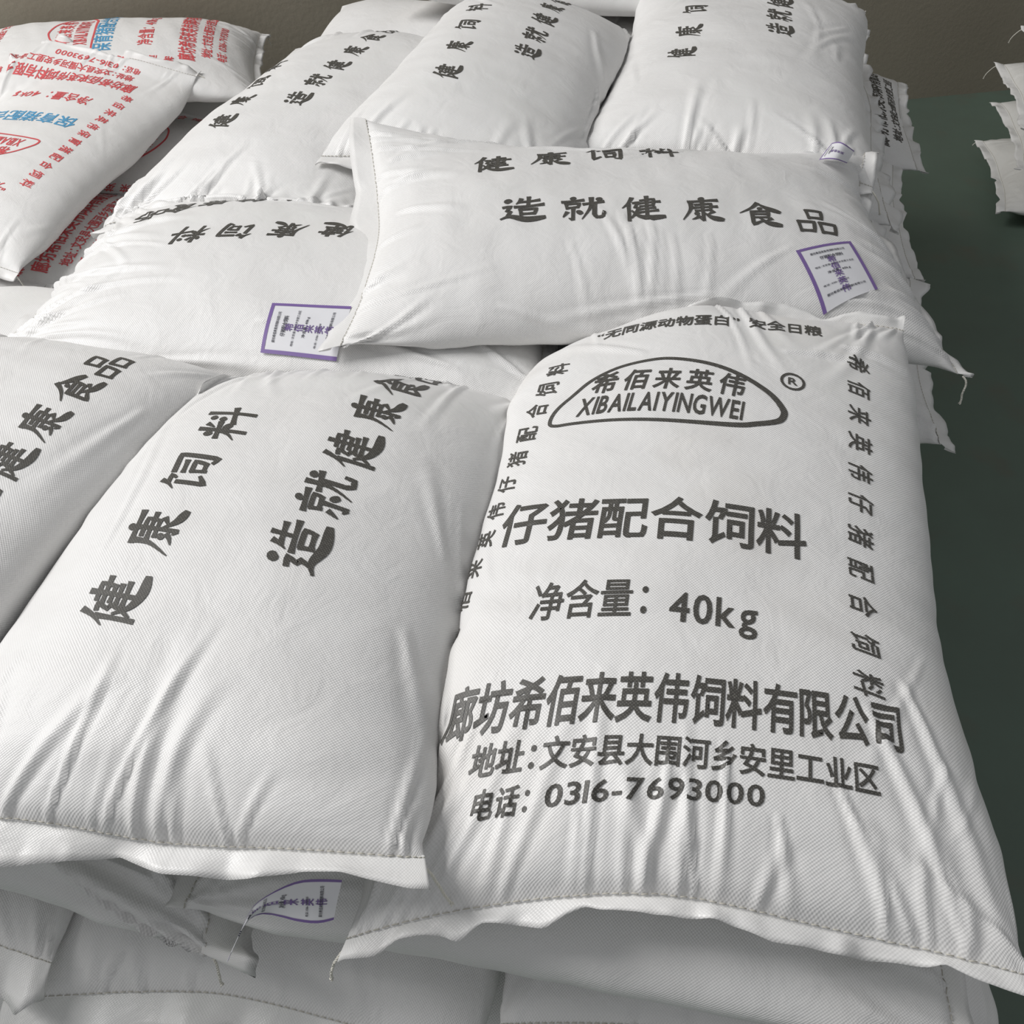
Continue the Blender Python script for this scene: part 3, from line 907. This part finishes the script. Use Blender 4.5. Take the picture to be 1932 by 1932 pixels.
SK['J2'] = make_sack('red and blue printed sack lying tilted over its neighbour, print upside down', -1.85, 2.52, 0.455, 174.5, L=1.0, seed=65, res=3, group='red and blue printed feed sacks', end_p=(3.2, 3.6), lift=(.05, -.04))
SK['K'] = make_sack('plain grey sack corner squeezed under the upside-down red and blue sack', -2.00, 1.76, 0.33, -86, L=.86, seed=66, res=2)
SK['C'] = make_sack('slogan sack half hidden by the slogan sack with the flared hem', -0.955, 0.80, T-.015, -8, L=0.86, n=2.9, tilt=(.03, 0), seed=68, res=4, lift=(0, -.03), cor=((0, 0, 0), (0, 0, 0), (0, 0, -.03), (0, 0, -.03)))
SK['B'] = make_sack('slogan sack lying lengthwise beside the emblem sack, with flared white hem and tag', -0.447, 0.82, T, -1, L=0.86, fold_amp=.0036, fold_len=(.06, .26), body_folds=9, Wf=.585, seed=69, res=4, folds=(18, 22), bt=.105, lift=(-.01, -.08),
                    cor=((0, 0, 0), (.03, .06, .02), (.08, -.03, -.03), (.03, 0, .01)), end_p=(3.2, 3.8))
SK['E'] = make_sack('slogan sack lying crosswise with upright lettering, its end resting on another sack', -0.065, 1.58, T+.04, -76, L=.92, fold_amp=.005, body_folds=14, xf=((.10, .42, 1.45, .20, .006, .006), (.12, .46, 1.65, .2, .005, .005), (.15, .49, 1.6, .16, .006, .0035), (.08, .39, 1.3, .2, .007, .004), (.15, .33, 1.4, .15, .005, .003), (.14, .55, 1.7, .16, .006, .003), (.0, .06, .3, .12, .008, .006), (-.1, .05, .1, .12, .009, .008), (-.16, .05, -.2, .1, .008, .007)), seed=70, res=4, folds=(14, 16), tilt=(0, -0.015), bt=.105, end_p=(3.2, 3.8), lift=(0, -.03),
                    cor=((-.06, -.01, .07), (0, -.04, -.02), (0, .02, .03), (.03, .02, -.05)))
SK['A'] = make_sack('sack printed with an oval emblem and the net weight 40kg in black', 0.078, 0.905, T, 0, L=0.95, Wf=0.645, fold_amp=.003, fold_len=(.06, .26), xf=((.035, .135, 3.05, .15, .005, .007), (-.02, .12, 3.2, .12, .006, .005), (.0, .10, 3.1, .1, .007, .004), (.15, .12, 2.75, .16, .007, .006), (.19, .2, 2.7, .22, .009, .006), (.235, .24, 2.8, .25, .010, .006), (-.1, .07, 3.0, .08, .006, .004), (-.17, .08, 3.2, .09, .006, .004), (.09, .08, 2.95, .09, .006, .005), (.12, .80, 1.35, .18, .009, .005), (.2, .84, 1.5, .12, .009, .006), (-.12, .77, -1.2, .14, .009, .005)), seed=71, res=5, folds=(24, 10), mat='dusty', lift=(-.02, .05),
                    cor=((-.03, -.055, -.085), (.05, .01, -.02), (.07, -.07, -.10), (-.01, 0, -.01)), end_p=(3.0, 3.6))

# neighbouring pile by the wall
for i in range(5):
    nm = ['lowest sack of the separate pile by the wall', 'second sack up in the separate pile by the wall', 'third sack up in the separate pile by the wall, thread dangling',
          'fourth sack up in the separate pile by the wall', 'top sack of the separate pile by the wall'][i]
    SK['M%d' % i] = make_sack(nm, 1.57 + [0, .02, -.02, 0.02, .03][i], 3.86+[0, .02, .0, -.03, 0][i], i*LZ, -90, L=0.86, seed=80+i, res=2, mat='grey', group='sacks of the separate pile by the wall')

HEM = {('A', 0): dict(width=.017, droop=.1, wave=.0045, freq=34, rise=.003), ('A', 1): dict(width=.022, droop=-.5, wave=.004),
       ('B', 0): dict(width=.030, droop=.12, wave=.007, freq=20, rise=.008), ('N5', 0): dict(width=.046, droop=.3, wave=.008, freq=16, curl=.15, rise=.004),
       ('N4', 0): dict(width=.040, droop=.35, wave=.008, freq=16, curl=.2), ('N6', 0): dict(width=.04, droop=.3, wave=.012, freq=22),
       ('E', 0): dict(width=.034, droop=.15, wave=.004, freq=14), ('N1', 0): dict(width=.05, droop=.5, wave=.016, freq=26, curl=.1),
       ('R2', 0): dict(width=.035, droop=.6, wave=.011, freq=24), ('E2', 0): dict(width=.03, droop=.5, wave=.009), ('R3', 0): dict(width=.03, droop=.6, wave=.01)}
for k, s in SK.items():
    for e in (0, 1):
        if (k, e) in (('B', 1), ('C', 1)): continue
        hem(s, e, seed=sum(map(ord, k))+e, **HEM.get((k, e), {}))

front_print(SK['A'], 'piglet', FP)
def shifted(P, du, dv):
    """the same print on a sack that lies rolled a little further"""
    Q = {}
    for k, t in P.items():
        if k == 'toptext': Q[k] = t
        elif k in ('left', 'right'): Q[k] = ((t[0][0]+du, t[0][1]+du), t[1]+dv, t[2]+dv, t[3])
        elif k == 'logo': Q[k] = (t[0]+du, t[1]+dv) + t[2:]
        else: Q[k] = (t[0]+du, t[1]+du, t[2]+dv) + t[3:]
    return Q
for k, du, dv in (('J1', .06, .0), ('J2', .07, -.04), ('J3', .03, .02), ('J4', .0, .0)):
    Q = shifted(RP, du, dv)
    if k == 'J1': Q['logo'] = (.03, .575, .33, .15)
    front_print(SK[k], 'nursery', Q)
text_line(SK['R3c'], '廊坊希佰来英伟饲料有限公司', 'bold', 'black', -.24, .24, .075, .055)
text_line(SK['R3c'], '地址：文安县大围河乡安里工业区', 'bold', 'black', -.2, .2, .03, .034)
T1, T2 = '健康饲料', '造就健康食品'
for k, a, b, c, d in (('B', (-.112, .25), (-.108, .562), (.069, .358), (.091, .80)), ('C', (.0, .24), (-.02, .48), (.165, .33), (.14, .721)),
                      ('D', (.074, .406), (.022, .652), (.26, .49), (.14, .79)), ('E', (-.107, .224), (-.165, .52), (.058, .262), (.077, .74)),
                      ('F1', (-.134, .266), (-.19, .56), (-.023, .381), (-.035, .82)), ('F2', (-.072, .24), (-.12, .59), (.048, .40), (.02, .84)),
                      ('F3', (-.129, .345), (-.12, .72), (.071, .50), (.05, .92))):
    slogan(SK[k], (T1, a, b), (T2, c, d), {'B': .073, 'C': .066, 'E': .069, 'D': .060, 'F3': .062}.get(k, .056))

# ---- chain-stitch tails at seam corners
for k, e, sd, ln, sw in (('B', 0, 1, .055, (.25, -.25)), ('A', 0, -1, .05, (.1, -.15)), ('N1', 0, -1, .04, (.2, -.1)), ('N5', 0, -1, .05, (.35, -.1)),
                         ('E', 1, 1, .05, (-.1, 0)), ('E', 1, -1, .05, (.1, 0)), ('E2', 0, -1, .07, (.3, 0)), ('F3', 0, 1, .05, (.3, 0)), ('R2', 0, 1, .05, (.2, 0)), ('R3c', 0, 1, .05, (.2, 0)),
                         ('J1', 0, 1, .05, (.1, 0)), ('J2', 0, -1, .09, (.2, -.2)), ('J2', 1, -1, .05, (.1, 0)), ('F1', 0, -1, .02, (0, 0)),
                         ('M4', 0, -1, .06, (-.2, 0)), ('M3', 0, -1, .08, (-.15, 0)), ('M2', 0, -1, .08, (-.15, 0)), ('M0', 0, -1, .03, (-.4, 0))):
    thread_tail(SK[k], e, sd, ln, seed=len(k)*7+e+ord(k[0]), sway=sw)

# ---- paper tags sewn into the seams
def paper_tag(s, grid, rows, border=0.06):
    """grid: 3-D points (n x m) of the tag from its free end (row 0) to the sewn end; printed side up"""
    G = np.array(grid, float)
    def at(p, q, off):                       # p across 0..1, q along 0..1
        p = np.asarray(p, float); q = np.asarray(q, float)
        n, m = G.shape[:2]
        fx = np.clip(p*(m-1), 0, m-1-1e-6); fy = np.clip(q*(n-1), 0, n-1-1e-6)
        i, j = fy.astype(int), fx.astype(int); a = (fx-j)[..., None]; b = (fy-i)[..., None]
        P = (G[i, j]*(1-a)+G[i, j+1]*a)*(1-b) + (G[i+1, j]*(1-a)+G[i+1, j+1]*a)*b
        du = (G[i, j+1]-G[i, j])*(1-b) + (G[i+1, j+1]-G[i+1, j])*b
        dv = (G[i+1, j]-G[i, j])*(1-a) + (G[i+1, j+1]-G[i, j+1])*a
        N = np.cross(dv, du); N /= np.linalg.norm(N, axis=-1, keepdims=True)
        return P + N*off
    def sheet(p0, p1, q0, q1, off, nx=10, ny=14):
        p, q = np.meshgrid(np.linspace(p0, p1, nx+1), np.linspace(q0, q1, ny+1))
        V = at(p, q, off).reshape(-1, 3)
        F = [(a*(nx+1)+b, (a+1)*(nx+1)+b, (a+1)*(nx+1)+b+1, a*(nx+1)+b+1) for a in range(ny) for b in range(nx)]
        return V, F
    V, F = sheet(0, 1, 0, 1, 0)
    tag = link_mesh('paper_tag', V, F, MAT['paper'], s.root, s.base)
    tag['label'] = 'white paper tag with purple border'
    b2 = border*0.75
    Vs, Fs = [], []
    for r_ in ((0, 1, 0, b2), (0, border, b2, 1), (1-border, 1, b2, 1)):
        V, F = sheet(*r_, 0.0004, 8 if r_[3] == b2 else 2, 2 if r_[3] == b2 else 14)
        o = sum(len(x) for x in Vs); Vs.append(V); Fs += [tuple(i+o for i in f) for f in F]
    link_mesh('tag_border', np.concatenate(Vs), Fs, MAT['purple'], tag, (0, 0, 0) if False else s.base)
    by = {}
    for text, key, mat, p0, p1, q, h in rows:
        V, F, wd = layout(text, key)
        V = np.stack([p0+V[:, 0]*(p1-p0)/wd, q - V[:, 1]*h], 1)
        o = sum(len(x) for x in by.setdefault(mat, ([], []))[0])
        by[mat][0].append(V); by[mat][1].extend([tuple(i+o for i in f) for f in F])
    for mat, (Vs, Fs) in by.items():
        V = np.concatenate(Vs)
        link_mesh('tag_lettering', at(V[:, 0], V[:, 1], 0.0007), Fs, MAT[mat], tag, s.base)['kind'] = 'stuff'    # print far too small to pick apart
    return tag
TAG_ROWS = [('廊坊希佰来英伟饲料有限公司', 'round', 'tagblack', .18, .80, .16, .045), ('仔猪配合饲料', 'round', 'tagblack', .30, .72, .27, .065),
            ('希', 'round', 'purple', .40, .56, .36, .12), ('佰', 'round', 'purple', .40, .56, .49, .12), ('来', 'round', 'purple', .40, .56, .62, .12), ('英', 'round', 'purple', .40, .56, .75, .12), ('伟', 'round', 'purple', .40, .56, .88, .12),
            ('地址：文安县大围河乡安里工业区', 'round', 'tagblack', .14, .85, .40, .035), ('净含量：40kg', 'round', 'tagblack', .30, .72, .53, .045),
            ('电话：0316-7693000', 'round', 'tagblack', .14, .60, .70, .03), ('廊坊希佰来英伟饲料有限公司', 'round', 'tagblack', .14, .85, .84, .04)]
make_glyphs(sorted(set(''.join(t[0] for t in TAG_ROWS))), 0.012, 'round', 4)
def lay_on(targets, corners, n=9, lift=0.003):
    """tag lying on sacks: plan corners free-left, free-right, sewn-right, sewn-left; height taken from the cloth below"""
    a, b, c, d = [np.array(p, float) for p in corners]
    G = np.zeros((n, n, 3))
    for i in range(n):
        for j in range(n):
            q, p = i/(n-1), j/(n-1)
            xy = (a*(1-p)+b*p)*(1-q) + (d*(1-p)+c*p)*q
            z = -1
            for t in targets:
                h = t.bvh.ray_cast(Vector((xy[0], xy[1], 3)), Vector((0, 0, -1)))[0]
                if h is not None: z = max(z, h.z)
            G[i, j] = (xy[0], xy[1], z+lift)
    for _ in range(2):
        Z = G[..., 2]; Z2 = Z.copy(); Z2[1:-1, 1:-1] = np.maximum(Z[1:-1, 1:-1], (Z[2:, 1:-1]+Z[:-2, 1:-1]+Z[1:-1, 2:]+Z[1:-1, :-2])/4); G[..., 2] = Z2
    return G

paper_tag(SK['A'], lay_on([SK['E']], [(0.190, 1.478), (0.281, 1.548), (0.325, 1.462), (0.240, 1.385)]), TAG_ROWS)
paper_tag(SK['E'], lay_on([SK['D']], [(-0.600, 1.190), (-0.604, 1.272), (-0.480, 1.285), (-0.480, 1.190)], lift=0.004), TAG_ROWS)
def from_rows(rows, n=13):
    """smooth strip of paper through three-point rows, free end first"""
    G = np.array(rows, float)
    return np.stack([catmull(catmull(G[:, k], n) if False else G[:, k], n) for k in range(3)], 1)
paper_tag(SK['B'], from_rows([
    [(-0.366, 0.367, 0.800), (-0.367, 0.366, 0.799), (-0.369, 0.366, 0.795)], [(-0.341, 0.394, 0.865), (-0.342, 0.389, 0.8605), (-0.347, 0.388, 0.848)],
    [(-0.320, 0.404, 0.892), (-0.322, 0.399, 0.881), (-0.327, 0.397, 0.862)], [(-0.291, 0.415, 0.910), (-0.289, 0.403, 0.893), (-0.290, 0.393, 0.868)],
    [(-0.266, 0.418, 0.918), (-0.265, 0.404, 0.899), (-0.267, 0.393, 0.872)], [(-0.244, 0.420, 0.920), (-0.247, 0.407, 0.903), (-0.251, 0.397, 0.878)]])[:, ::-1], TAG_ROWS)
paper_tag(SK['F3'], from_rows([
    [(0.270, 1.921, 1.020), (0.257, 1.889, 1.0175), (0.245, 1.858, 1.015)], [(0.278, 1.895, 1.035), (0.267, 1.863, 1.0325), (0.257, 1.833, 1.030)],
    [(0.289, 1.886, 1.035), (0.281, 1.858, 1.0325), (0.273, 1.832, 1.030)], [(0.309, 1.895, 1.020), (0.303, 1.880, 1.015), (0.296, 1.864, 1.010)]])[:, ::-1], TAG_ROWS[:6])
